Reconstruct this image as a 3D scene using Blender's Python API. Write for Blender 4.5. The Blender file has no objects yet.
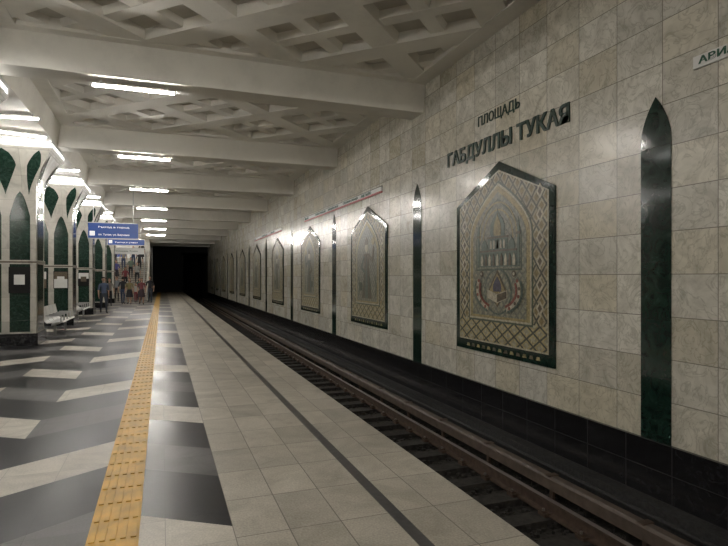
import bpy, bmesh, math, random
from mathutils import Vector, Matrix
random.seed(4)
S=bpy.context.scene
COL=S.collection
XW=5.0; XC=-6.5; XL=2*XC-XW
P=5.86; Y0=4.42
YB=-9.5; YE=66.0
ZB=5.05; ZR=5.6; ZS=5.76
EDGE=2.24

# ---------------------------------------------------------------- materials
def newmat(name):
    m=bpy.data.materials.new(name); m.use_nodes=True
    nt=m.node_tree
    return m,nt,nt.nodes['Principled BSDF']
def N(nt,t,**k):
    n=nt.nodes.new(t)
    for a,b in k.items(): setattr(n,a,b)
    return n
def math_(nt,op,a,b=None,c=None):
    n=nt.nodes.new('ShaderNodeMath'); n.operation=op
    for i,v in enumerate((a,b,c)):
        if v is None: continue
        if isinstance(v,(int,float)): n.inputs[i].default_value=v
        else: nt.links.new(v,n.inputs[i])
    return n.outputs[0]
def mixc(nt,fac,a,b,blend='MIX'):
    n=nt.nodes.new('ShaderNodeMix'); n.data_type='RGBA'; n.blend_type=blend
    for i,v in ((0,fac),(6,a),(7,b)):
        if isinstance(v,(int,float)): n.inputs[i].default_value=v
        elif isinstance(v,(tuple,list)): n.inputs[i].default_value=(v[0],v[1],v[2],1)
        else: nt.links.new(v,n.inputs[i])
    return n.outputs[2]
def ramp(nt,fac,stops):
    n=nt.nodes.new('ShaderNodeValToRGB'); nt.links.new(fac,n.inputs[0])
    el=n.color_ramp.elements
    while len(el)<len(stops): el.new(0.5)
    for e,(p,c) in zip(el,stops):
        e.position=p; e.color=(c[0],c[1],c[2],1)
    return n.outputs[0]
def pos(nt):
    g=N(nt,'ShaderNodeNewGeometry'); return g.outputs['Position']
def plain(name,col,rough=0.5,metal=0.0,noise=0.0,nscale=8,emit=0):
    m,nt,b=newmat(name)
    b.inputs['Roughness'].default_value=rough; b.inputs['Metallic'].default_value=metal
    n=N(nt,'ShaderNodeTexNoise'); n.inputs['Scale'].default_value=nscale; n.inputs['Detail'].default_value=4
    nt.links.new(pos(nt),n.inputs['Vector'])
    k=max(noise,0.04)
    c=ramp(nt,n.outputs[0],[(0.3,[x*(1-k) for x in col]),(0.7,[min(1,x*(1+k)) for x in col])])
    nt.links.new(c,b.inputs['Base Color'])
    if emit:
        b.inputs['Emission Color'].default_value=(*col,1); b.inputs['Emission Strength'].default_value=emit
    return m
def tiled(name,axes,w,h,stops,joint,jcol,rough=0.3,scale=2.0,var=0.25,off=(0,0),dist=1.5,bump=0.2,grain=0,tint=None,spec=0.5,vein=None):
    m,nt,b=newmat(name)
    p=pos(nt)
    sp=N(nt,'ShaderNodeSeparateXYZ'); nt.links.new(p,sp.inputs[0])
    a=math_(nt,'ADD',sp.outputs[axes[0]],off[0]); c=math_(nt,'ADD',sp.outputs[axes[1]],off[1])
    ua=math_(nt,'DIVIDE',a,w); ub=math_(nt,'DIVIDE',c,h)
    da=math_(nt,'MULTIPLY',math_(nt,'PINGPONG',ua,0.5),w); db=math_(nt,'MULTIPLY',math_(nt,'PINGPONG',ub,0.5),h)
    jm=math_(nt,'LESS_THAN',math_(nt,'MINIMUM',da,db),joint/2)
    cb=N(nt,'ShaderNodeCombineXYZ'); nt.links.new(math_(nt,'FLOOR',ua),cb.inputs[0]); nt.links.new(math_(nt,'FLOOR',ub),cb.inputs[1])
    wn=N(nt,'ShaderNodeTexWhiteNoise',noise_dimensions='3D'); nt.links.new(cb.outputs[0],wn.inputs['Vector'])
    vs=N(nt,'ShaderNodeVectorMath',operation='SCALE'); nt.links.new(wn.outputs['Color'],vs.inputs[0]); vs.inputs['Scale'].default_value=13
    va=N(nt,'ShaderNodeVectorMath',operation='ADD'); nt.links.new(p,va.inputs[0]); nt.links.new(vs.outputs[0],va.inputs[1])
    n=N(nt,'ShaderNodeTexNoise'); n.inputs['Scale'].default_value=scale; n.inputs['Detail'].default_value=7
    n.inputs['Roughness'].default_value=0.66; n.inputs['Distortion'].default_value=dist
    nt.links.new(va.outputs[0],n.inputs['Vector'])
    col=ramp(nt,n.outputs[0],stops)
    if vein:
        v=N(nt,'ShaderNodeTexNoise'); v.inputs['Scale'].default_value=scale*1.3; v.inputs['Detail'].default_value=6; v.inputs['Distortion'].default_value=2.6
        nt.links.new(va.outputs[0],v.inputs['Vector'])
        vd=math_(nt,'ABSOLUTE',math_(nt,'SUBTRACT',v.outputs[0],0.5))
        vf=N(nt,'ShaderNodeMapRange'); nt.links.new(vd,vf.inputs[0]); vf.inputs[1].default_value=0.0; vf.inputs[2].default_value=0.035; vf.inputs[3].default_value=0.6; vf.inputs[4].default_value=0.0
        col=mixc(nt,vf.outputs[0],col,vein)
    if tint:
        sc=N(nt,'ShaderNodeSeparateColor'); nt.links.new(wn.outputs['Color'],sc.inputs[0])
        col=mixc(nt,math_(nt,'POWER',sc.outputs[1],2.0),col,mixc(nt,1.0,col,tint,'MULTIPLY'))
    if grain:
        g=N(nt,'ShaderNodeTexNoise'); g.inputs['Scale'].default_value=70; g.inputs['Detail'].default_value=2
        nt.links.new(p,g.inputs['Vector'])
        gm=math_(nt,'MULTIPLY_ADD',g.outputs[0],grain*2,1-grain)
        gr=N(nt,'ShaderNodeCombineXYZ')
        for i in range(3): nt.links.new(gm,gr.inputs[i])
        col=mixc(nt,1.0,col,gr.outputs[0],'MULTIPLY')
    k=math_(nt,'MULTIPLY_ADD',wn.outputs['Value'],var,1-var*0.6)
    kk=N(nt,'ShaderNodeCombineXYZ')
    for i in range(3): nt.links.new(k,kk.inputs[i])
    col=mixc(nt,1.0,col,kk.outputs[0],'MULTIPLY')
    col=mixc(nt,jm,col,jcol)
    nt.links.new(col,b.inputs['Base Color'])
    b.inputs['Roughness'].default_value=rough
    b.inputs['Specular IOR Level'].default_value=spec
    bp=N(nt,'ShaderNodeBump'); bp.invert=True; bp.inputs['Strength'].default_value=bump; bp.inputs['Distance'].default_value=0.01
    nt.links.new(jm,bp.inputs['Height']); nt.links.new(bp.outputs[0],b.inputs['Normal'])
    return m

M={}
marble=[(0.25,(0.38,0.36,0.305)),(0.40,(0.56,0.54,0.475)),(0.55,(0.69,0.67,0.60)),(0.75,(0.79,0.77,0.70))]
M['wall']=tiled('marble_wall_tiles',(1,2),0.62,0.45,marble,0.009,(0.24,0.225,0.19),rough=0.22,scale=2.6,var=0.24,off=(0,0.07),tint=(0.90,0.86,0.76),vein=(0.36,0.345,0.28))
M['colmarble']=tiled('column_marble',(0,2),0.65,0.6,[(0.3,(0.40,0.385,0.34)),(0.5,(0.53,0.51,0.45)),(0.7,(0.62,0.60,0.54))],0.006,(0.3,0.29,0.25),rough=0.25,var=0.12)
M['black']=tiled('black_granite_tiles',(1,2),0.6,0.305,[(0.3,(0.006,0.006,0.007)),(0.7,(0.02,0.02,0.022))],0.008,(0.045,0.045,0.045),rough=0.14,var=0.3,off=(0,0.07),scale=8)
M['slab']=tiled('platform_slabs',(0,1),0.36,0.62,[(0.3,(0.32,0.295,0.245)),(0.5,(0.42,0.39,0.33)),(0.7,(0.50,0.465,0.40))],0.008,(0.16,0.145,0.125),rough=0.42,var=0.26,off=(-0.45,0.1),scale=1.5,grain=0.45)
def fl(name,c,r=0.3,sp=0.5):
    return tiled(name,(0,1),0.43,0.45,[(0.3,[x*0.8 for x in c]),(0.7,[x*1.2 for x in c])],0.005,[x*0.6 for x in c],rough=r,var=0.14,off=(-0.45,0),scale=2,grain=0.35,spec=sp)
M['fl0']=fl('floor_granite_light',(0.52,0.485,0.42),0.42)
M['fl1']=fl('floor_granite_mid',(0.115,0.112,0.112),0.36,0.25)
M['fl2']=fl('floor_granite_dark',(0.028,0.028,0.031),0.28,0.15)
M['fldark']=plain('floor_inlay_dark',(0.05,0.05,0.052),0.3,noise=0.3,nscale=20)
M['yellow']=plain('tactile_yellow',(0.62,0.37,0.06),0.5,noise=0.25,nscale=5)
M['green']=tiled('green_serpentine',(1,2),50,0.62,[(0.3,(0.005,0.013,0.010)),(0.5,(0.011,0.027,0.020)),(0.62,(0.018,0.040,0.030)),(0.78,(0.05,0.085,0.068))],0.005,(0.003,0.008,0.006),rough=0.09,var=0.3,off=(7,0),scale=5,dist=2.5)
M['greenc']=tiled('green_serpentine_column',(0,2),50,0.62,[(0.3,(0.006,0.018,0.012)),(0.5,(0.014,0.036,0.025)),(0.75,(0.05,0.09,0.07))],0.005,(0.004,0.01,0.008),rough=0.13,var=0.3,off=(20,0),scale=6,dist=2.5)
def ceil(name,c):
    m,nt,b=newmat(name); p=pos(nt)
    n=N(nt,'ShaderNodeTexNoise'); n.inputs['Scale'].default_value=0.5; n.inputs['Detail'].default_value=8; n.inputs['Roughness'].default_value=0.7
    nt.links.new(p,n.inputs['Vector'])
    nt.links.new(ramp(nt,n.outputs[0],[(0.3,[x*0.82 for x in c]),(0.5,c),(0.7,[min(1,x*1.06) for x in c])]),b.inputs['Base Color'])
    b.inputs['Roughness'].default_value=0.75
    return m
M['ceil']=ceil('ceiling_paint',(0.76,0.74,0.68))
M['ceilrec']=ceil('ceiling_recess_darker',(0.50,0.475,0.42))  # slab between the ribs, coloured darker than the ribs and beams
M['track']=plain('track_ballast',(0.026,0.024,0.021),0.9,noise=0.75,nscale=22)
M['sleeper']=plain('sleeper_concrete',(0.032,0.029,0.026),0.85,noise=0.5,nscale=14)
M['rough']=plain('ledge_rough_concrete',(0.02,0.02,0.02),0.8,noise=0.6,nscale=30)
M['rust']=plain('rail_rust',(0.095,0.064,0.047),0.6,metal=0.3,noise=0.3,nscale=12)
M['steel']=plain('rail_steel',(0.30,0.27,0.25),0.35,metal=0.8)
M['cover']=plain('third_rail_cover',(0.10,0.075,0.058),0.55,noise=0.3)
M['dark']=plain('tunnel_dark',(0.006,0.006,0.006),0.9)
M['white']=plain('white_paint',(0.72,0.72,0.70),0.4)
M['metal']=plain('brushed_metal',(0.5,0.5,0.5),0.35,metal=0.8)
M['blue']=plain('sign_blue',(0.02,0.06,0.24),0.3,emit=0.3)
M['red']=plain('sign_red',(0.4,0.03,0.03),0.4)
M['letter']=plain('letter_green',(0.006,0.034,0.021),0.3)
M['lgreen']=plain('sign_text_green',(0.02,0.10,0.06),0.4)
M['wtext']=plain('sign_text_white',(0.85,0.85,0.85),0.4,emit=0.5)
def emis(name,c,s):
    m=bpy.data.materials.new(name); m.use_nodes=True; nt=m.node_tree; nt.nodes.clear()
    e=N(nt,'ShaderNodeEmission'); e.inputs[0].default_value=(*c,1); e.inputs[1].default_value=s
    o=N(nt,'ShaderNodeOutputMaterial'); nt.links.new(e.outputs[0],o.inputs[0]); return m
M['tube']=emis('fluorescent_tube',(1,0.95,0.88),225)
M['tube2']=emis('fluorescent_tube_aisle',(1,0.96,0.91),80)
M['coltube']=emis('column_light_strip',(1,0.97,0.93),7)

def mosaic(name,c,k=0.3):
    m,nt,b=newmat(name); p=pos(nt)
    v=N(nt,'ShaderNodeTexVoronoi'); v.inputs['Scale'].default_value=30; nt.links.new(p,v.inputs['Vector'])
    sep=N(nt,'ShaderNodeSeparateColor'); nt.links.new(v.outputs['Color'],sep.inputs[0])
    col=ramp(nt,sep.outputs[0],[(0,[x*(1-k) for x in c]),(1,[min(1,x*(1+k)) for x in c])])
    nt.links.new(col,b.inputs['Base Color']); b.inputs['Roughness'].default_value=0.35
    return m
def lattice(name,ca,cb_,cc,dw,dh,lw=0.09,cw_=0.26):
    m,nt,b=newmat(name); p=pos(nt)
    sp=N(nt,'ShaderNodeSeparateXYZ'); nt.links.new(p,sp.inputs[0])
    y=math_(nt,'DIVIDE',sp.outputs[1],dw); z=math_(nt,'DIVIDE',sp.outputs[2],dh)
    A=math_(nt,'PINGPONG',math_(nt,'ADD',y,z),0.5); Bq=math_(nt,'PINGPONG',math_(nt,'SUBTRACT',y,z),0.5)
    mn=math_(nt,'MINIMUM',A,Bq)
    line=math_(nt,'LESS_THAN',mn,lw)
    core=math_(nt,'GREATER_THAN',mn,cw_)
    v=N(nt,'ShaderNodeTexVoronoi'); v.inputs['Scale'].default_value=30; nt.links.new(p,v.inputs['Vector'])
    sep=N(nt,'ShaderNodeSeparateColor'); nt.links.new(v.outputs['Color'],sep.inputs[0])
    col=mixc(nt,line,ca,cb_); col=mixc(nt,core,col,cc)
    k=math_(nt,'MULTIPLY_ADD',sep.outputs[0],0.6,0.7)
    kk=N(nt,'ShaderNodeCombineXYZ')
    for i in range(3): nt.links.new(k,kk.inputs[i])
    col=mixc(nt,1.0,col,kk.outputs[0],'MULTIPLY')
    nt.links.new(col,b.inputs['Base Color']); b.inputs['Roughness'].default_value=0.35
    return m
M['mlat']=lattice('mosaic_lattice',(0.34,0.30,0.20),(0.06,0.06,0.04),(0.20,0.155,0.07),0.22,0.27)
M['mzig']=lattice('mosaic_zigzag',(0.38,0.32,0.17),(0.06,0.065,0.05),(0.36,0.33,0.24),0.30,0.20)
M['mfield']=lattice('mosaic_field',(0.23,0.23,0.175),(0.16,0.165,0.13),(0.28,0.265,0.185),0.15,0.15,0.12,0.3)
M['mgold']=mosaic('mosaic_gold',(0.31,0.25,0.12))
M['mteal']=mosaic('mosaic_teal',(0.10,0.13,0.105))
M['mcream']=mosaic('mosaic_cream',(0.46,0.42,0.32),0.25)
M['mred']=mosaic('mosaic_red',(0.22,0.07,0.05))
M['mblue']=mosaic('mosaic_violet',(0.07,0.065,0.10))
M['mbrown']=mosaic('mosaic_brown',(0.11,0.085,0.055))
M['mgreen']=mosaic('mosaic_green',(0.07,0.09,0.06))

# ---------------------------------------------------------------- builder
class B:
    def __init__(s): s.v=[];s.f=[];s.m=[];s.mats=[]
    def mi(s,m):
        m=M[m] if isinstance(m,str) else m
        if m not in s.mats: s.mats.append(m)
        return s.mats.index(m)
    def face(s,pts,m):
        b=len(s.v); s.v+= [tuple(p) for p in pts]; s.f.append(list(range(b,b+len(pts)))); s.m.append(s.mi(m))
    def box(s,x0,x1,y0,y1,z0,z1,m):
        s.hexa([(x0,y0),(x1,y0),(x1,y1),(x0,y1)],z0,z1,m)
    def hexa(s,xy,z0,z1,m):
        n=len(xy); b=len(s.v); i=s.mi(m)
        s.v+=[(x,y,z0) for x,y in xy]+[(x,y,z1) for x,y in xy]
        s.f.append(list(range(b,b+n))[::-1]); s.f.append(list(range(b+n,b+2*n))); s.m+=[i,i]
        for k in range(n):
            k2=(k+1)%n; s.f.append([b+k,b+k2,b+n+k2,b+n+k]); s.m.append(i)
    def prism(s,pts,off,m):
        n=len(pts); b=len(s.v); i=s.mi(m); o=Vector(off)
        s.v+=[tuple(p) for p in pts]+[tuple(Vector(p)+o) for p in pts]
        s.f.append(list(range(b,b+n))); s.f.append(list(range(b+n,b+2*n))[::-1]); s.m+=[i,i]
        for k in range(n):
            k2=(k+1)%n; s.f.append([b+k,b+k2,b+n+k2,b+n+k]); s.m.append(i)
    def cyl(s,p0,p1,r,m,n=8,r1=None):
        p0=Vector(p0);p1=Vector(p1); d=(p1-p0).normalized()
        a=d.orthogonal().normalized(); c=d.cross(a); r1=r if r1 is None else r1
        b=len(s.v); i=s.mi(m)
        for pp,rr in((p0,r),(p1,r1)):
            for k in range(n):
                t=2*math.pi*k/n; s.v.append(tuple(pp+a*math.cos(t)*rr+c*math.sin(t)*rr))
        s.f.append(list(range(b,b+n))[::-1]); s.f.append(list(range(b+n,b+2*n))); s.m+=[i,i]
        for k in range(n):
            k2=(k+1)%n; s.f.append([b+k,b+k2,b+n+k2,b+n+k]); s.m.append(i)
    def obj(s,name,parent=None,fix=True,loc=None):
        me=bpy.data.meshes.new(name); me.from_pydata(s.v,[],s.f)
        for m in s.mats: me.materials.append(m)
        me.polygons.foreach_set('material_index',s.m)
        if fix:
            bm=bmesh.new(); bm.from_mesh(me); bmesh.ops.recalc_face_normals(bm,faces=bm.faces); bm.to_mesh(me); bm.free()
        me.update()
        o=bpy.data.objects.new(name,me); COL.objects.link(o)
        if parent: o.parent=parent
        if loc: o.location=loc
        return o
def text(name,s,size_w,h,loc,rot,mat,parent=None,ext=0.012,bold=0.012):
    c=bpy.data.curves.new(name,'FONT'); c.body=s; c.extrude=ext; c.offset=bold
    o=bpy.data.objects.new(name,c); COL.objects.link(o)
    bpy.context.view_layer.update()
    dg=bpy.context.evaluated_depsgraph_get()
    me=bpy.data.meshes.new_from_object(o.evaluated_get(dg))
    bpy.data.objects.remove(o)
    xs=[v.co.x for v in me.vertices]; ys=[v.co.y for v in me.vertices]
    if not xs: return None
    x0,x1,y0,y1=min(xs),max(xs),min(ys),max(ys)
    for v in me.vertices:
        v.co.x=(v.co.x-x0)*size_w/(x1-x0); v.co.y=(v.co.y-y0)*h/(y1-y0)
    me.materials.clear(); me.materials.append(M[mat])
    o=bpy.data.objects.new(name,me); COL.objects.link(o)
    o.location=loc; o.rotation_euler=rot
    if parent: o.parent=parent
    return o
RW=(math.pi/2,0,-math.pi/2)

# ---------------------------------------------------------------- floors, walls
b=B()
b.box(XL,XW+0.3,YB,YE+18,-1.3,-1.1,'track')
rnd=random.Random(7)
for q in range(6500):
    yy=1.0+30*rnd.random()**1.3; x=rnd.uniform(2.3,4.7); r=rnd.uniform(0.018,0.042)
    a=rnd.uniform(0,1.5)
    pts=[(x+r*math.cos(a+t),yy+r*math.sin(a+t)*rnd.uniform(0.7,1.2)) for t in(0,1.7,3.1,4.6)]
    b.hexa(pts,-1.1,-1.1+r*rnd.uniform(0.8,1.6),'sleeper')
b.obj('floor_trackbed')
b=B()
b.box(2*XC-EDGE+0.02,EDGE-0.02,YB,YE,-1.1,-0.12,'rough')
b.box(2*XC-EDGE,EDGE,YB,YE,-0.12,-0.004,'slab')
for (x0,x1) in ((0.45,1.53),(1.62,EDGE)):
    b.face([(x0,YB,0),(x1,YB,0),(x1,YE,0),(x0,YE,0)],'slab')
b.face([(1.53,YB,0),(1.62,YB,0),(1.62,YE,0),(1.53,YE,0)],'fldark')
xa=2*XC
b.face([(xa-EDGE,YB,0),(xa-0.45,YB,0),(xa-0.45,YE,0),(xa-EDGE,YE,0)],'slab')
cw=0.90; hh=0.90; sl=0.60
seq=[2,0,2,1]
shift=[0,2,0,2,2,0,2,0]
nx=int(math.ceil((0.45-(xa-0.45))/cw))
ylo,yhi=YB,YE
def clipy(poly,y0,y1):
    for sgn,lim in((1,y0),(-1,y1)):
        out=[]
        for i in range(len(poly)):
            p=poly[i];q=poly[(i+1)%len(poly)]
            ip=sgn*(p[1]-lim)>=0; iq=sgn*(q[1]-lim)>=0
            if ip: out.append(p)
            if ip!=iq:
                t=(lim-p[1])/(q[1]-p[1]); out.append((p[0]+(q[0]-p[0])*t,lim))
        poly=out
        if len(poly)<3: return []
    return poly
for i in range(nx):
    x1=0.45-i*cw; x0=max(x1-cw,xa-0.45)
    fr=(x1-x0)/cw
    ya_=0 if i%2==0 else sl
    yb_=sl if i%2==0 else 0
    yb_=ya_+(yb_-ya_)*fr
    for j in range(-2,int((YE-YB)/hh)+2):
        y=YB+0.75+j*hh
        c=seq[(j+shift[i%8])%4]
        g=0.05
        if c==2: y0_,y1_=y-g,y+hh+g
        else: y0_,y1_=y+g,y+hh-g
        pl=clipy([(x0,y0_+yb_),(x1,y0_+ya_),(x1,y1_+ya_),(x0,y1_+yb_)],ylo,yhi)
        if pl: b.face([(p[0],p[1],0) for p in pl],'fl%d'%c)
b.obj('floor',fix=False)

for sgn,nm in ((1,'tactile_strip'),(-1,'tactile_strip')):
    b=B()
    def X(x): return x if sgn==1 else 2*XC-x
    xs=sorted((X(-0.456),X(-0.142)))
    b.box(xs[0],xs[1],YB,YE-2,0.0,0.006,'yellow')
    y=YB
    L=0.31
    while y<(48 if sgn==1 else 20):
        for k in range(5):
            cx=xs[0]+0.033+k*0.062
            b.box(cx-0.017,cx+0.017,y+0.02,y+L-0.02,0.006,0.013,'yellow')
        y+=L
    b.obj(nm)

b=B(); b.box(XW,XW+0.3,YB,YE,-0.68,ZS,'wall'); b.obj('wall_right')
b=B(); b.box(XL-0.3,XL,YB,YE,-0.68,ZS,'wall'); b.obj('wall_left')
b=B(); b.box(XW-0.03,XW,YB,YE,-0.68,-0.07,'black'); b.obj('baseboard_right')
b=B(); b.box(XL,XL+0.03,YB,YE,-0.68,-0.07,'black'); b.obj('baseboard_left')
b=B()
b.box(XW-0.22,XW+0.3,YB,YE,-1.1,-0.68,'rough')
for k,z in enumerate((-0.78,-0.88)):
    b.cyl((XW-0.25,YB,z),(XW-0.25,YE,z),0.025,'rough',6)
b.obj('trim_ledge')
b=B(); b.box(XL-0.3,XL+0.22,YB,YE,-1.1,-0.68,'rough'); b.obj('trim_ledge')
b=B(); b.box(XL-0.3,XW+0.3,YB-0.3,YB,-1.3,ZS,'wall'); b.obj('wall_back')
b=B()
b.box(-1.0,2.0,YE,YE+0.3,-1.1,ZS,'dark')
b.box(2.0,XW+0.3,YE,YE+0.3,4.2,ZS,'dark')
b.box(2.0,2.3,YE+0.3,YE+18,-1.1,4.2,'dark'); b.box(XW,XW+0.3,YE,YE+18,-1.1,4.2,'dark')
b.box(2.0,XW+0.3,YE,YE+18,4.2,4.5,'dark'); b.box(2.0,XW+0.3,YE+18,YE+18.3,-1.1,4.5,'dark')
b.box(XL-0.3,-1.0,YE,YE+0.3,-1.3,ZS,'colmarble')
b.obj('wall_far')

# ---------------------------------------------------------------- ceiling
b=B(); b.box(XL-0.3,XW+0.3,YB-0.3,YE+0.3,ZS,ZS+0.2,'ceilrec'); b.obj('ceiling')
b=B()
def rib(p,q,w,z0):
    p=Vector(p);q=Vector(q); d=(q-p).normalized(); n=Vector((-d.y,d.x))
    w0=w/2; w1=w/2+0.045
    bs=len(b.v); mi=b.mi('ceil')
    for pp in (p,q):
        for ww,z in ((-w1,ZS+0.01),(-w0,z0),(w0,z0),(w1,ZS+0.01)):
            c=pp+n*ww; b.v.append((c.x,c.y,z))
    for k in range(3):
        b.f.append([bs+k,bs+k+1,bs+4+k+1,bs+4+k]); b.m.append(mi)
def clip(px,py,dx,dy,x0,x1,y0,y1):
    t0,t1=-1e9,1e9
    for o,d,lo,hi in((px,dx,x0,x1),(py,dy,y0,y1)):
        a=(lo-o)/d; c=(hi-o)/d
        if a>c:a,c=c,a
        t0=max(t0,a);t1=min(t1,c)
    if t1-t0<0.15: return None
    return (px+dx*t0,py+dy*t0),(px+dx*t1,py+dy*t1)
for k in range(-3,11):
    yb=Y0+P*k
    ya,ye=max(yb+0.3,YB),min(yb+P-0.3,YE)
    if ye-ya<0.5: continue
    for (xl,xr) in ((-2.45,XW),(-8.25,-4.75),(XL,-10.55)):
        Lb=P-0.6
        for s in (1,-1):
            i=-14
            while i<14:
                c0=XW+i*Lb/4
                w=0.46 if i%2==0 else 0.24
                z0=(ZR if i%2==0 else ZR+0.045)+(0.005 if s==1 else 0)
                r=clip(c0,yb+P-0.3,1,s,xl,xr,ya,ye)
                if r: rib(r[0],r[1],w,z0)
                i+=1
        rib((xl,ya+0.12),(xr,ya+0.12),0.26,ZR-0.004); rib((xl,ye-0.12),(xr,ye-0.12),0.26,ZR-0.004)
        rib((xr-0.16,ya),(xr-0.16,ye),0.34,ZR-0.008); rib((xl+0.16,ya),(xl+0.16,ye),0.34,ZR-0.008)
b.obj('ceiling_ribs')
for k in range(-2,11):
    yb=Y0+P*k
    if yb+0.3>YE: continue
    b=B()
    pr=[(yb-0.38,ZS),(yb-0.28,ZB),(yb+0.28,ZB),(yb+0.38,ZS)]
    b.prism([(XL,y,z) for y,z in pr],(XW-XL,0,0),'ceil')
    b.obj('ceiling_beam')
for xc in (-3.6,2*XC+3.6):
    b=B(); b.prism([(xc-1.2,YB,ZS),(xc-1.08,YB,ZB+0.01),(xc+1.08,YB,ZB+0.01),(xc+1.2,YB,ZS)],(0,YE-YB,0),'ceil'); b.obj('ceiling_beam')

# ---------------------------------------------------------------- wall decoration
def wp(yc,s,z,off): return (XW-off,yc-s,z)
def wpoly(b,yc,pts,off,m,th=0.004):
    b.prism([wp(yc,s,z,off-th) for s,z in pts],(-th,0,0),m)
def lancet(hw,z0,zs,za,n=8,e=1.8):
    pts=[(-hw,z0),(hw,z0)]
    for k in range(n+1):
        t=k/n; pts.append((hw*(1-t**e),zs+(za-zs)*t))
    for k in range(n-1,-1,-1):
        t=k/n; pts.append((-hw*(1-t**e),zs+(za-zs)*t))
    return pts
for k in range(-2,10):
    yc=Y0+P*k
    b=B(); wpoly(b,yc,lancet(0.19,-0.069,3.16,3.64,10,1.9),0.012,'green',0.011); b.obj('wall_lancet_inlay')

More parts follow.
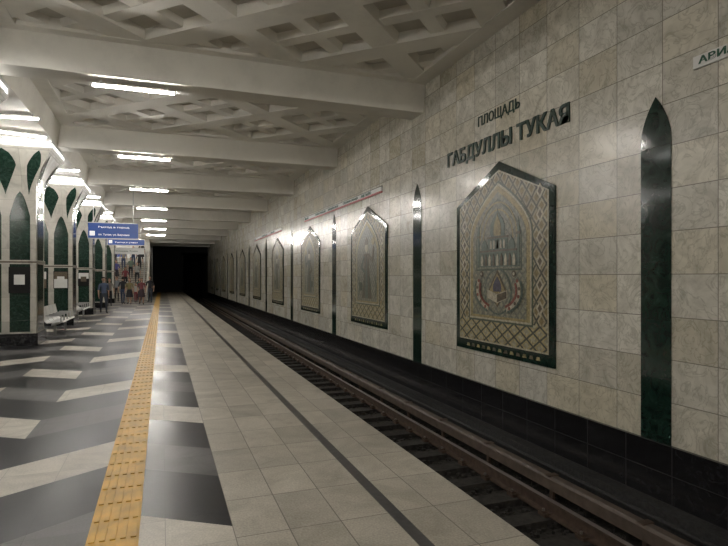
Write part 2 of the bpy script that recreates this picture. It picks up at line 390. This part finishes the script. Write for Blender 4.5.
def ribbon(b,yc,pts,w,off,m):
    for i in range(len(pts)-1):
        p=Vector(pts[i]);q=Vector(pts[i+1]); d=(q-p).normalized(); n=Vector((-d.y,d.x))*w/2; e=d*w*0.2
        wpoly(b,yc,[tuple(p-n-e),tuple(q-n+e),tuple(q+n+e),tuple(p+n-e)],off+i*0.0001,m,0.003)
def circ(cx,cz,r,n=18,ry=None): 
    ry=ry or r
    return [(cx+r*math.cos(2*math.pi*i/n),cz+ry*math.sin(2*math.pi*i/n)) for i in range(n)]
def dome(cx,z,w,h):
    prof=[(1,0),(1.12,0.2),(1.05,0.42),(0.75,0.62),(0.35,0.78),(0.1,0.9),(0,1)]
    return [(cx+w*a,z+h*c) for a,c in prof]+[(cx-w*a,z+h*c) for a,c in prof[-2::-1]]
def panel(yc,kind):
    b=B()
    hw=1.3; z0,zs,za=0.46,2.94,3.52
    penta=lambda d,db:[(-hw+d,z0+db),(hw-d,z0+db),(hw-d,zs-d*0.3),(0,za-d*1.15),(-hw+d,zs-d*0.3)]
    wpoly(b,yc,penta(0,0),0.03,'green',0.029)
    wpoly(b,yc,penta(0.115,0.17),0.034,'mcream')
    wpoly(b,yc,penta(0.14,0.195),0.037,'mlat')
    wpoly(b,yc,[(-hw+0.14,z0+0.195),(hw-0.14,z0+0.195),(hw-0.14,z0+0.55),(-hw+0.14,z0+0.55)],0.040,'mzig')
    for s in(-1,1):
        for q in range(6):
            z=z0+0.8+q*0.33
            wpoly(b,yc,[(s*1.01,z-0.11),(s*1.01+0.085,z),(s*1.01,z+0.11),(s*1.01-0.085,z)],0.0405,'mcream')
            wpoly(b,yc,[(s*1.01,z-0.06),(s*1.01+0.045,z),(s*1.01,z+0.06),(s*1.01-0.045,z)],0.043,'mbrown')
    wpoly(b,yc,lancet(0.86,z0+0.52,2.35,3.22),0.041,'mgreen')
    wpoly(b,yc,lancet(0.83,z0+0.55,2.35,3.18),0.044,'mcream')
    wpoly(b,yc,lancet(0.80,z0+0.58,2.35,3.14),0.046,'mgold')
    wpoly(b,yc,lancet(0.72,z0+0.62,2.32,3.04),0.0485,'mfield')
    for q in range(13):
        x=-0.95+q*0.155
        wpoly(b,yc,[(x,z0+0.06),(x+0.10,z0+0.06),(x+0.08,z0+0.11),(x+0.02,z0+0.11)],0.032,'mbrown' if q%2 else 'mgold',0.002)
    o=0.052
    if kind==0:
        wpoly(b,yc,lancet(0.62,1.80,2.3,2.94),o-0.002,'mgreen'); wpoly(b,yc,lancet(0.59,1.83,2.3,2.90),o-0.001,'mfield')
        for q,r in enumerate((0.50,0.40)):
            pts=[(r*math.cos(a),2.30+r*1.15*math.sin(a)) for a in [math.pi*(i/14) for i in range(15)]]
            ribbon(b,yc,pts,0.025,o,'mgold')
        wpoly(b,yc,[(-0.50,1.86),(0.50,1.86),(0.50,2.12),(-0.50,2.12)],o+0.001,'mteal')
        wpoly(b,yc,[(-0.50,2.10),(0.50,2.10),(0.50,2.13),(-0.50,2.13)],o+0.003,'mbrown')
        wpoly(b,yc,[(-0.27,2.12),(0.27,2.12),(0.27,2.32),(-0.27,2.32)],o+0.002,'mteal')
        wpoly(b,yc,[(-0.29,2.31),(0.29,2.31),(0.29,2.34),(-0.29,2.34)],o+0.004,'mbrown')
        wpoly(b,yc,dome(0,2.34,0.18,0.44),o+0.004,'mteal'); wpoly(b,yc,dome(0,2.35,0.09,0.36),o+0.007,'mgold')
        for s in(-1,1):
            wpoly(b,yc,dome(s*0.37,2.13,0.075,0.20),o+0.003,'mteal')
            wpoly(b,yc,[(s*0.54-0.035,1.86),(s*0.54+0.035,1.86),(s*0.54+0.027,2.42),(s*0.54,2.60),(s*0.54-0.027,2.42)],o+0.003,'mteal')
            wpoly(b,yc,[(s*0.54-0.05,2.34),(s*0.54+0.05,2.34),(s*0.54+0.05,2.38),(s*0.54-0.05,2.38)],o+0.005,'mbrown')
            for q in range(3):
                wpoly(b,yc,[(x+s*0.09*q,z+2.15) for x,z in lancet(0.022,0,0.09,0.14,4)],o+0.005+0.0002*q,'mcream')
        for q in range(-4,5):
            wpoly(b,yc,[(x+q*0.108,z+1.88) for x,z in lancet(0.032,0,0.1,0.19,4)],o+0.005,'mbrown' if q%2 else 'mcream')
        wpoly(b,yc,circ(0,1.47,0.37,24),o,'mteal'); wpoly(b,yc,circ(0,1.47,0.34,24),o+0.003,'mfield')
        wpoly(b,yc,[(0,1.22),(0.25,1.48),(0,1.82),(-0.25,1.48)],o+0.006,'mbrown')
        wpoly(b,yc,[(0,1.26),(0.215,1.48),(0,1.76),(-0.215,1.48)],o+0.008,'mgold')
        wpoly(b,yc,dome(0,1.47,0.10,0.26),o+0.010,'mblue')
        wpoly(b,yc,[(-0.27,1.37),(0,1.29),(0.27,1.37),(0.27,1.50),(0,1.43),(-0.27,1.50)],o+0.012,'mcream')
        wpoly(b,yc,[(0,1.30),(0.25,1.375),(0.25,1.48),(0,1.42)],o+0.014,'mbrown')
        for s in(-1,1):
            for r,m_,w_ in((0.46,'mred',0.045),(0.53,'mcream',0.06),(0.60,'mteal',0.04)):
                pts=[(s*(0.04+r*math.cos(a)),1.50+r*0.62*math.sin(a)) for a in [(-1.15+i*0.25) for i in range(7)]]
                ribbon(b,yc,pts,w_,o+0.012,m_)
            for q in range(5):
                a=-1.0+q*0.36
                wpoly(b,yc,circ(s*(0.04+0.53*math.cos(a)),1.50+0.33*math.sin(a),0.028,8),o+0.016,'mbrown' if q%2 else 'mred')
            wpoly(b,yc,circ(s*0.44,1.75,0.05,10),o+0.014,'mbrown'); wpoly(b,yc,circ(s*0.44,1.75,0.025,8),o+0.018,'mcream')
    else:
        body='mteal' if kind%2 else 'mbrown'; rob='mbrown' if kind%2 else 'mteal'
        s=1 if kind%2 else -1
        wpoly(b,yc,[(-0.34,1.15),(0.36,1.15),(0.22,1.7),(0.15,2.0),(0.2,2.3),(-0.2,2.3),(-0.14,2.0),(-0.2,1.7)],o,rob)
        wpoly(b,yc,[(-0.10,1.15),(0.12,1.15),(0.07,1.75),(0.0,2.28),(-0.07,1.75)],o+0.003,body)
        wpoly(b,yc,circ(0,2.47,0.11,14,0.14),o+0.003,'mcream'); wpoly(b,yc,dome(0,2.53,0.11,0.2),o+0.006,'mbrown')
        ribbon(b,yc,[(s*0.17,2.24),(s*0.42,2.1),(s*0.5,2.45)],0.09,o+0.004,rob)
        ribbon(b,yc,[(-s*0.17,2.24),(-s*0.36,1.95),(-s*0.12,1.82)],0.09,o+0.006,body)
        for q in range(4):
            ribbon(b,yc,[(-0.6+q*0.4,1.2),(-0.52+q*0.4,1.45),(-0.6+q*0.4,1.7)],0.04,o+0.001,'mgreen')
        wpoly(b,yc,circ(s*0.45,2.6,0.10,12),o,'mgold'); wpoly(b,yc,circ(-s*0.42,1.45,0.12,12),o+0.006,'mgreen')
    return b.obj('mosaic_panel')
for k in range(-1,10):
    panel(7.31+P*k,abs(k)%3 if k!=3 else 1)

e=bpy.data.objects.new('station_name_lettering',None); COL.objects.link(e)
text('line_lower','ГАБДУЛЛЫ ТУКАЯ',3.24,0.31,(XW-0.012,8.98,3.68),RW,'letter',e,0.010,0.028)
text('line_upper','ПЛОЩАДЬ',1.14,0.20,(XW-0.008,7.94,4.19),RW,'letter',e,0.006,0.008)
def strip(y0,y1,words,red=True):
    e=bpy.data.objects.new('route_strip_sign',None); COL.objects.link(e)
    b=B(); b.box(XW-0.03,XW-0.001,y1,y0,3.77,3.89,'white')
    if red:
        b.box(XW-0.034,XW-0.03,y1,y0,3.775,3.79,'red')
        b.box(XW-0.035,XW-0.001,y1,y0,3.89,3.905,'letter'); b.box(XW-0.035,XW-0.001,y1,y0,3.745,3.77,'red')
    b.obj('board',e)
    n=len(words); Lw=(y0-y1)/n
    for i,w in enumerate(words):
        text('station_text',w,min(Lw*0.85,len(w)*0.095),0.075,(XW-0.034,y0-0.06-i*Lw,3.80),RW,'lgreen',e,0.003,0.02)
strip(3.96,0.4,['АВИАСТРОИТЕЛЬНАЯ','СЕВЕРНЫЙ ВОКЗАЛ'],False)
strip(19.8,12.2,['ЯШЬЛЕК','КОЗЬЯ СЛОБОДА','КРЕМЛЕВСКАЯ','СУКОННАЯ СЛОБОДА','АМЕТЬЕВО'])
strip(31.5,24.0,['ГОРКИ','ПРОСПЕКТ ПОБЕДЫ','ДУБРАВНАЯ'])

# ---------------------------------------------------------------- tracks
def track(xc,sgn):
    b=B(); y=YB+0.1
    while y<YE-0.4:
        b.box(xc-0.95,xc+0.95,y,y+0.25,-1.1,-1.02,'sleeper'); y+=0.6
    b.obj('track_sleepers')
    for s in(-1,1):
        x=xc+s*0.76; b=B()
        prof=[(-0.07,-1.02),(0.07,-1.02),(0.07,-1.0),(0.015,-0.985),(0.012,-0.9),(0.036,-0.885),(0.036,-0.86),(-0.036,-0.86),(-0.036,-0.885),(-0.012,-0.9),(-0.015,-0.985),(-0.07,-1.0)]
        b.prism([(x+a,YB+0.05,z) for a,z in prof],(0,YE-YB-0.1,0),'rust')
        b.box(x-0.03,x+0.03,YB+0.05,YE-0.05,-0.861,-0.857,'steel')
        y=YB+0.16
        while y<35:
            b.box(x-0.13,x+0.13,y,y+0.12,-1.02,-0.985,'rust')
            for q in(-0.1,0.1):
                b.cyl((x+q,y+0.06,-0.985),(x+q,y+0.06,-0.94),0.018,'steel',6)
                b.box(x+q*0.9-0.03,x+q*0.9+0.03,y+0.03,y+0.09,-0.985,-0.965,'rust')
            y+=0.6
        b.obj('running_rail')
    b=B(); x=xc+sgn*1.12
    pr=[(-0.09,-0.83),(-0.09,-0.70),(-0.06,-0.67),(0.06,-0.67),(0.09,-0.70),(0.09,-0.83),(0.075,-0.83),(0.075,-0.71),(-0.075,-0.71),(-0.075,-0.83)]
    b.prism([(x+a*0.75,YB+0.05,z-0.09) for a,z in pr],(0,YE-YB-0.1,0),'cover')
    b.box(x-0.03,x+0.03,YB+0.05,YE-0.05,-0.90,-0.82,'steel')
    y=YB+1
    while y<YE-1:
        b.box(x-0.02,x+0.02,y,y+0.06,-1.1,-0.9,'rust'); b.box(x-0.075,x+0.075,y,y+0.08,-0.765,-0.752,'rust'); y+=1.4
    b.obj('contact_rail')
track(3.42,1); track(2*XC-3.42,-1)

# ---------------------------------------------------------------- lamps
def lamp(x,y,z,ang,L=1.3,mt='tube'):
    b=B()
    # reflector housing (shades the beam soffit directly above the tube)
    b.box(-L/2-0.03,L/2+0.03,-0.045,0.045,-0.085,-0.07,'white')
    for s in(-0.4,0.4): b.box(s*L-0.012,s*L+0.012,-0.012,0.012,-0.07,0.0,'metal')
    b.box(-L/2-0.03,-L/2,-0.03,0.03,-0.13,-0.085,'white'); b.box(L/2,L/2+0.03,-0.03,0.03,-0.13,-0.085,'white')
    b.cyl((-L/2,0,-0.105),(L/2,0,-0.105),0.018,mt,8)
    o=b.obj('fluorescent_lamp'); o.location=(x,y,z); o.rotation_euler=(0,0,ang)
for k in range(-2,8):
    yb=Y0+P*k
    lamp(-0.45,yb-0.05,ZB,0); lamp(2*XC+0.45,yb-0.05,ZB,0)
    lamp(XC,yb,ZB,0)
for k in range(-2,7):
    yb=Y0+P*k
    for sx in(0,1):
        for x,dy,a in((-2.95,-3.2,-0.12),(-3.1,-1.75,0.25)):
            lamp(x if sx==0 else 2*XC-x, yb+dy, ZB+0.01, a if sx==0 else -a,1.15,'tube2')

# ---------------------------------------------------------------- columns
def flare(z):
    if z<3.75: return 0
    t=(z-3.75)/(4.85-3.75); return 0.42*min(1,t)**1.9
def column(cx,cy,idx=0):
    b=B(); hx,hy=0.65,0.5
    zs=[0.3,1.0,2.0,3.0,3.75]+[3.75+1.1*i/8 for i in range(1,9)]
    i0=len(b.v); mi=b.mi('colmarble')
    for z in zs:
        f=flare(z)
        for sx,sy in((-1,-1),(1,-1),(1,1),(-1,1)):
            b.v.append((cx+sx*(hx+f),cy+sy*(hy+f),z))
    for r in range(len(zs)-1):
        for k in range(4):
            k2=(k+1)%4
            b.f.append([i0+r*4+k,i0+r*4+k2,i0+r*4+4+k2,i0+r*4+4+k]); b.m.append(mi)
    f=0.42
    b.box(cx-hx-f,cx+hx+f,cy-hy-f,cy+hy+f,4.85,4.89,'white')
    b.box(cx-hx-f+0.03,cx+hx+f-0.03,cy-hy-f+0.03,cy+hy+f-0.03,4.89,4.99,'coltube')
    b.box(cx-hx-f,cx+hx+f,cy-hy-f,cy+hy+f,4.99,5.06,'white')
    nf=9
    for i in range(nf):
        t=-1+2*i/(nf-1)
        for s in(-1,1):
            x=cx+t*(hx+f-0.015); y=cy+s*(hy+f-0.015); b.box(x-0.012,x+0.012,y-0.014,y+0.014,4.89,4.99,'white')
            y=cy+t*(hy+f-0.015); x=cx+s*(hx+f-0.015); b.box(x-0.014,x+0.014,y-0.012,y+0.012,4.89,4.99,'white')
    b.box(cx-hx-0.05,cx+hx+0.05,cy-hy-0.05,cy+hy+0.05,0,0.3,'black')
    def FP(face,s,z,off):
        f=flare(z)
        if face in(0,2):
            sg=-1 if face==0 else 1
            return (cx+s*(hx+f)/hx,cy+sg*(hy+f+off),z)
        sg=1 if face==1 else -1
        return (cx+sg*(hx+f+off),cy+s*(hy+f)/hy,z)
    def shape(face,s0,fn,z0,z1,n,m,off=0.008):
        for k in range(n):
            a=z0+(z1-z0)*k/n; c=z0+(z1-z0)*(k+1)/n
            wa,wc=fn(a),fn(c)
            b.face([FP(face,s0-wa,a,off),FP(face,s0+wa,a,off),FP(face,s0+wc,c,off),FP(face,s0-wc,c,off)],m)
    for face in range(4):
        H=hx if face in(0,2) else hy
        cs=(-H*0.47,H*0.47) if face in (0,2) else (0,)
        hw=0.22 if face in(0,2) else 0.36
        for s0 in cs:
            fn=lambda z:hw
            shape(face,s0,fn,0.34,3.2,4,'greenc')
            shape(face,s0,lambda z:hw*(1-max(0,(z-3.2)/0.62))**0.62 if z<3.82 else 0,3.2,3.82,8,'greenc')
        if face in(0,2):
            for s0,w in((0,0.24),(-0.5,0.13),(0.5,0.13)):
                shape(face,s0,lambda z:w*math.sin(min(1,max(0,(z-3.72)/1.05))*math.pi*0.5)**1.2 if z<4.45 else w*math.sin((4.45-3.72)/1.05*math.pi/2)**1.2*(1-(z-4.45)/0.34)**0.6 if z<4.79 else 0,3.72,4.79,12,'greenc')
        else:
            for s0 in(-0.36,0.36):
                shape(face,s0,lambda z:0.11*math.sin(min(1,max(0,(z-3.75)/1.0))*math.pi) ,3.75,4.75,10,'greenc')
    b.box(cx-hx-0.02,cx+hx+0.02,cy-hy-0.02,cy+hy+0.02,2.02,2.12,'colmarble')
    b.box(cx-hx-0.022,cx+hx+0.022,cy-hy-0.022,cy+hy+0.022,2.05,2.09,'mbrown')
    o=b.obj('column',fix=False)
for k in range(-2,7):
    cy=Y0+P*k-0.05
    column(-3.6,cy); column(2*XC+3.6,cy)
def poster(x,y,z0,z1,w,cols):
    b=B(); y-=0.012; b.box(x-w/2,x+w/2,y-0.02,y,z0,z1,'dark')
    h=(z1-z0-0.04)
    b.box(x-w/2+0.02,x+w/2-0.02,y-0.024,y-0.02,z0+0.02,z0+0.02+h*0.55,cols[0]); b.box(x-w/2+0.02,x+w/2-0.02,y-0.024,y-0.02,z0+0.02+h*0.55,z1-0.02,cols[1])
    b.box(x-w/4,x+w/4,y-0.027,y-0.024,z0+h*0.35,z0+h*0.75,cols[2])
    b.obj('framed_poster')
cy1=Y0+P*2-0.05
poster(-3.3,cy1-0.5,1.3,1.95,0.46,('dark','dark','white'))
poster(-3.95,cy1-0.5,1.35,1.9,0.4,('white','mbrown','blue'))
poster(-3.3,cy1+P-0.5,1.3,1.9,0.45,('white','mbrown','white'))
poster(-3.95,cy1+P-0.5,1.3,1.9,0.45,('mbrown','white','red'))
poster(-3.3,cy1+2*P-0.5,1.3,1.9,0.45,('dark','white','mbrown'))

# ---------------------------------------------------------------- hanging signs
def hsign(x,y,w,z0,z1,lines,mat='blue'):
    e=bpy.data.objects.new('hanging_direction_sign',None); COL.objects.link(e)
    b=B(); b.box(x-w/2,x+w/2,y-0.06,y+0.06,z0,z1,mat)
    b.box(x-w/2-0.02,x+w/2+0.02,y-0.07,y+0.07,z1,z1+0.03,'metal'); b.box(x-w/2-0.02,x+w/2+0.02,y-0.07,y+0.07,z0-0.03,z0,'metal')
    for s in(-1,1): b.cyl((x+s*w*0.4,y,z1+0.03),(x+s*w*0.4,y,ZR),0.018,'metal')
    b.box(x-w/2+0.06,x-w/2+0.26,y-0.066,y-0.06,z0+0.1,z0+0.3,'wtext' if mat=='blue' else 'red')
    b.obj('panel',e)
    h=(z1-z0)/len(lines)
    for i,l in enumerate(lines):
        text('sign_text',l,w*0.62,h*0.3,(x-w*0.3,y-0.066,z1-(i+0.7)*h),(math.pi/2,0,0),'wtext' if mat=='blue' else 'lgreen',e,0.002)
hsign(-2.0,26.3,2.0,3.4,4.05,['Выход в город','пл. Тукая, ул. Баумана'])
hsign(-2.2,39.0,2.2,3.8,4.15,['Выход к улице'],'blue')
hsign(-2.4,42.2,2.4,3.35,3.75,['Площадь Тукая'],'white')

# ---------------------------------------------------------------- bench
def bench(x,y,n=4):
    e=bpy.data.objects.new('waiting_bench',None); COL.objects.link(e)
    b=B(); L=n*0.56
    b.box(x-0.05,x+0.05,y,y+L,0.34,0.39,'metal')
    for yy in(y+0.25,y+L-0.25):
        b.box(x-0.03,x+0.03,yy-0.03,yy+0.03,0.04,0.34,'metal')
        b.box(x-0.28,x+0.28,yy-0.03,yy+0.03,0,0.04,'metal')
    b.obj('frame',e)
    prof=[(0.25,0.43),(0.22,0.45),(0.0,0.42),(-0.16,0.42),(-0.22,0.48),(-0.27,0.68),(-0.31,0.86)]
    for i in range(n):
        b=B(); ys=y+0.03+i*0.56
        pr=prof+[(a-0.015,z-0.02) for a,z in prof[::-1]]
        b.prism([(x+a,ys,z) for a,z in pr],(0,0.5,0),'white')
        for yy in (ys-0.01,ys+0.49):
            b.box(x-0.2,x+0.2,yy,yy+0.02,0.60,0.63,'metal'); b.box(x+0.17,x+0.2,yy,yy+0.02,0.42,0.62,'metal')
        b.obj('seat',e)
bench(-2.85,17.3,4); bench(-3.1,23.6,4)

# ---------------------------------------------------------------- stairs
SX0,SX1=-8.2,-1.1; SY=43.5; ns=18
b=B()
for i in range(ns):
    b.box(SX0,SX1,SY+0.3*i,SY+0.3*ns,0.16*i,0.16*(i+1),'slab')
    b.box(SX0,SX1,SY+0.3*i-0.01,SY+0.3*i+0.03,0.16*(i+1)-0.02,0.16*(i+1)+0.003,'fldark')
zt=0.16*ns
b.box(SX0,SX1,SY+0.3*ns,55.9,0,zt,'slab')
b.obj('staircase')
b=B()
for x in(SX0-0.16,SX1+0.01):
    b.prism([(x,SY-0.3,0),(x,55.9,0),(x,55.9,zt+1.0),(x,SY+0.3*ns,zt+1.0),(x,SY-0.3,1.0)],(0.15,0,0),'colmarble')
b.obj('stair_parapet')
b=B()
for x in(SX0+0.2,-4.6,SX1-0.2):
    b.cyl((x,SY,1.0),(x,SY+0.3*ns,zt+0.95),0.03,'metal')
    for i in range(0,ns,4):
        b.cyl((x,SY+0.3*i+0.1,0.16*(i+1)),(x,SY+0.3*i+0.1,0.16*(i+1)+0.88),0.02,'metal')
b.obj('stair_handrail')
b=B(); b.box(SX0,SX1,56,56.2,0,ZS,'colmarble'); b.obj('wall_landing')
for x in (-2.3,-4.2,-6.2):
    lamp(x,Y0+P*8-0.05,ZB,0)
b=B(); b.box(-4.6,-1.5,55.7,55.76,zt+0.6,zt+1.6,'white'); b.box(-4.5,-3.2,55.69,55.70,zt+0.7,zt+1.5,'blue')
for x in(-4.5,-1.6): b.box(x-0.04,x+0.04,55.7,55.76,zt,zt+0.6,'metal')
b.obj('advertising_board')

# ---------------------------------------------------------------- people
def pmat(n,c,r=0.8): return plain(n,c,r)
SKIN=pmat('skin',(0.45,0.27,0.19),0.5); HAIRS=[pmat('hair_dark',(0.02,0.015,0.012)),pmat('hair_brown',(0.07,0.04,0.02)),pmat('hair_fair',(0.25,0.16,0.07))]
EYE=pmat('eye_dark',(0.02,0.02,0.02),0.3); LIP=pmat('lips',(0.35,0.12,0.1),0.5)
def skin_mesh(verts,edges,radii,sub=1):
    me=bpy.data.meshes.new('t'); me.from_pydata(verts,edges,[])
    o=bpy.data.objects.new('t',me); COL.objects.link(o)
    o.modifiers.new('s','SKIN')
    sv=me.skin_vertices[0].data
    for i,r in enumerate(radii):
        sv[i].radius=r if isinstance(r,tuple) else (r,r); sv[i].use_root=(i==0)
    ss=o.modifiers.new('u','SUBSURF'); ss.levels=sub; ss.render_levels=sub
    bpy.context.view_layer.update()
    dg=bpy.context.evaluated_depsgraph_get()
    r=bpy.data.meshes.new_from_object(o.evaluated_get(dg))
    bpy.data.objects.remove(o); return r
def seg_d(p,a,c):
    a=Vector(a);c=Vector(c);d=c-a;t=max(0,min(1,(p-a).dot(d)/max(1e-9,d.length_squared)));return (p-a-d*t).length
def person_mesh(name,stride,armsw,longhair,skirt):
    J={'pel':(0,0,0.94),'wai':(0,0.0,1.10),'che':(0,0.0,1.30),'nb':(0,0.01,1.45),'nt':(0,-0.005,1.54)}
    for s,n in((1,'L'),(-1,'R')):
        f=-stride*s
        J['hip'+n]=(s*0.09,0,0.87)
        J['kne'+n]=(s*0.095,f*0.5-0.03*abs(stride)/0.2 if stride else -0.01,0.49)
        lift=0.06 if f>0 else 0
        J['ank'+n]=(s*0.095,f*1.1,0.085+lift)
        J['toe'+n]=(s*0.11,f*1.1-0.15,0.035+lift*0.3)
        J['sho'+n]=(s*0.175,0.0,1.40)
        J['elb'+n]=(s*0.235,0.02+f*-0.4*armsw,1.12)
        J['wri'+n]=(s*0.25,-0.06-f*0.9*armsw,0.88)
        J['pal'+n]=(s*0.25,-0.075-f*0.95*armsw,0.81)
    R={'pel':(0.14,0.10),'wai':(0.125,0.095),'che':(0.15,0.105),'nb':(0.075,0.065),'nt':(0.052,0.052),
       'hip':0.085,'kne':0.056,'ank':0.038,'toe':0.034,'sho':0.058,'elb':0.040,'wri':0.027,'pal':(0.034,0.018)}
    keys=list(J); E=[('pel','wai'),('wai','che'),('che','nb'),('nb','nt')]
    for n in'LR': E+=[('pel','hip'+n),('hip'+n,'kne'+n),('kne'+n,'ank'+n),('ank'+n,'toe'+n),('che','sho'+n),('sho'+n,'elb'+n),('elb'+n,'wri'+n),('wri'+n,'pal'+n)]
    rad=[R.get(k,R.get(k[:3])) for k in keys]
    me=skin_mesh([J[k] for k in keys],[(keys.index(a),keys.index(c)) for a,c in E],rad,2)
    bm=bmesh.new(); bm.from_mesh(me)
    for f in bm.faces:
        p=f.calc_center_median(); best=min(E,key=lambda e:seg_d(p,J[e[0]],J[e[1]]))
        a,c=best
        if a=='nb' : mi=0 if p.z>1.485 else 1
        elif c[:3]=='toe' or (c[:3]=='ank' and p.z<J[c][2]+0.01): mi=3
        elif c[:3] in('kne','ank','hip') or (c=='wai' and p.z<0.98): mi=2
        elif c[:3]=='pal': mi=0
        elif c[:3]=='wri': mi=0 
        else: mi=1
        f.material_index=mi; f.smooth=True
    for s,n in((1,'L'),(-1,'R')):
        w=Vector(J['pal'+n])
        for q,ln in enumerate((0.065,0.075,0.07,0.055)):
            y=(q-1.5)*0.018
            pts=[w+Vector((0,y,0.01)),w+Vector((-s*0.002,y,-0.03)),w+Vector((-s*0.008,y,-0.03-ln*0.5)),w+Vector((-s*0.02,y,-0.03-ln*0.9))]
            fm=skin_mesh([tuple(p) for p in pts],[(0,1),(1,2),(2,3)],[0.009,0.009,0.008,0.007],1); bm.from_mesh(fm)
        pts=[w+Vector((0,-0.01,0.02)),w+Vector((-s*0.01,-0.04,0.0)),w+Vector((-s*0.015,-0.052,-0.03))]
        fm=skin_mesh([tuple(p) for p in pts],[(0,1),(1,2)],[0.011,0.010,0.008],1); bm.from_mesh(fm)
    def ell(c,r,mi,seg=16,cond=None):
        g=bmesh.ops.create_uvsphere(bm,u_segments=seg,v_segments=max(8,seg*3//4),radius=1)
        for v in g['verts']:
            v.co=Vector((v.co.x*r[0],v.co.y*r[1],v.co.z*r[2]))+Vector(c)
        fs={f for v in g['verts'] for f in v.link_faces}
        for f in fs: f.material_index=mi; f.smooth=True
        if cond:
            bmesh.ops.delete(bm,geom=[f for f in fs if not cond(f.calc_center_median())],context='FACES')
        else: return g['verts']
    hv=ell((0,-0.01,1.635),(0.074,0.094,0.115),0,20)
    for v in hv:
        if v.co.z<1.60: 
            t=(1.60-v.co.z)/0.08; v.co.x*=1-0.25*t
    ell((0,-0.104,1.625),(0.012,0.018,0.022),0,8)
    for s in(-1,1):
        ell((s*0.028,-0.094,1.645),(0.012,0.008,0.007),5,8); ell((s*0.075,0.0,1.63),(0.01,0.02,0.03),0,8)
    ell((0,-0.093,1.583),(0.022,0.008,0.006),6,8)
    ell((0,0.004,1.652),(0.083,0.098,0.112),4,20,lambda p:(p.z>1.69) or (p.y>0.0 and p.z>1.59))
    if longhair:
        ell((0,0.045,1.56),(0.085,0.06,0.16),4,16,lambda p:p.y>0.01)
    if skirt:
        n=16; rings=[]
        for z,rx,ry in((1.02,0.14,0.105),(0.9,0.165,0.13),(0.7,0.2,0.18),(0.5,0.23,0.22)):
            rings.append([bm.verts.new((rx*math.cos(2*math.pi*i/n),ry*math.sin(2*math.pi*i/n),z)) for i in range(n)])
        for a,c in zip(rings,rings[1:]):
            for i in range(n):
                f=bm.faces.new((a[i],c[i],c[(i+1)%n],a[(i+1)%n])); f.material_index=7; f.smooth=True
    m=bpy.data.meshes.new(name); bm.to_mesh(m); bm.free()
    zmin=min(v.co.z for v in m.vertices)
    for v in m.vertices: v.co.z-=zmin
    for k in range(8): m.materials.append(SKIN)
    return m
T={'man_walk':person_mesh('man_walk',0.2,1,False,False),'man_stand':person_mesh('man_stand',0.03,1,False,False),
   'woman_walk':person_mesh('woman_walk',-0.17,1,True,False),'woman_skirt':person_mesh('woman_skirt',0.12,1,True,True)}
cloth={}
def cm(c):
    if c not in cloth: cloth[c]=pmat('cloth_%d'%len(cloth),c,0.85)
    return cloth[c]
def person(kind,x,y,z,h,ang,top,bot,hair=0,shoe=(0.03,0.03,0.03)):
    nm={'man_walk':'walking_man','man_stand':'standing_man','woman_walk':'walking_woman','woman_skirt':'woman_in_skirt'}[kind]
    if h<1.45: nm='walking_child'
    o=bpy.data.objects.new(nm,T[kind]); COL.objects.link(o)
    o.location=(x,y,z); o.rotation_euler=(0,0,ang); o.scale=(h/1.76,)*3
    ms=[SKIN,cm(top),cm(bot) if kind!='woman_skirt' else SKIN,cm(shoe),HAIRS[hair],EYE,LIP,cm(bot)]
    for i,m in enumerate(ms):
        o.material_slots[i].link='OBJECT'; o.material_slots[i].material=m
blk=(0.02,0.02,0.025); jean=(0.04,0.06,0.12); wht=(0.4,0.4,0.38); red=(0.22,0.05,0.06)
person('man_walk',-2.58,28.3,0,1.72,0.25,(0.08,0.11,0.18),(0.04,0.05,0.07),0)
person('woman_walk',-2.85,34.6,0,1.65,0.1,(0.2,0.18,0.16),blk,1)
person('man_walk',-2.3,37.2,0,1.74,3.0,blk,jean,0)
person('woman_skirt',-1.9,36.8,0,1.64,-0.1,(0.25,0.21,0.10),blk,1)
person('woman_walk',-1.65,39.6,0,1.30,0.2,wht,red,2)
person('woman_skirt',-1.2,36.6,0,1.66,0.1,(0.2,0.06,0.07),(0.06,0.04,0.05),0)
person('man_stand',-0.75,38.9,0,1.78,-0.2,blk,(0.04,0.05,0.07),0)
person('man_walk',-2.95,41.6,0,1.75,0.0,(0.22,0.24,0.26),blk,0)
person('woman_walk',-1.5,41.9,0,1.66,0.0,(0.05,0.12,0.1),blk,0)
person('man_stand',-2.2,42.4,0,1.7,0.3,wht,jean,1)
for i,(n,x,kd,top,bot) in enumerate([(3,-3.9,'man_walk',blk,jean),(4,-2.6,'woman_walk',red,blk),(6,-1.8,'man_walk',wht,blk),(7,-3.3,'woman_skirt',(0.1,0.1,0.3),blk),
     (9,-2.3,'man_stand',(0.15,0.2,0.15),blk),(11,-3.9,'woman_walk',wht,jean),(12,-1.7,'man_walk',blk,blk),(13,-2.9,'man_walk',(0.25,0.22,0.18),jean),
     (15,-2.2,'woman_walk',blk,jean),(16,-3.6,'man_stand',(0.1,0.15,0.3),blk),(17,-1.6,'woman_skirt',blk,blk)]):
    person(kd,x,SY+0.3*n+0.17,0.16*(n+1),1.66+0.03*(i%4),0.1*(i%3-1),top,bot,i%3)

# ---------------------------------------------------------------- world + camera
w=bpy.data.worlds.new('World'); S.world=w; w.use_nodes=True
w.node_tree.nodes['Background'].inputs[0].default_value=(0.5,0.5,0.5,1); w.node_tree.nodes['Background'].inputs[1].default_value=0.05
S.view_settings.view_transform='Standard'
cam=bpy.data.cameras.new('Camera'); co=bpy.data.objects.new('Camera',cam); COL.objects.link(co)
cam.sensor_width=36; cam.lens=545/728*36; cam.shift_y=0.0055; cam.clip_start=0.05; cam.clip_end=300
co.location=(0,0,1.7); co.rotation_euler=(math.pi/2,0,-math.radians(20.33))
S.camera=co
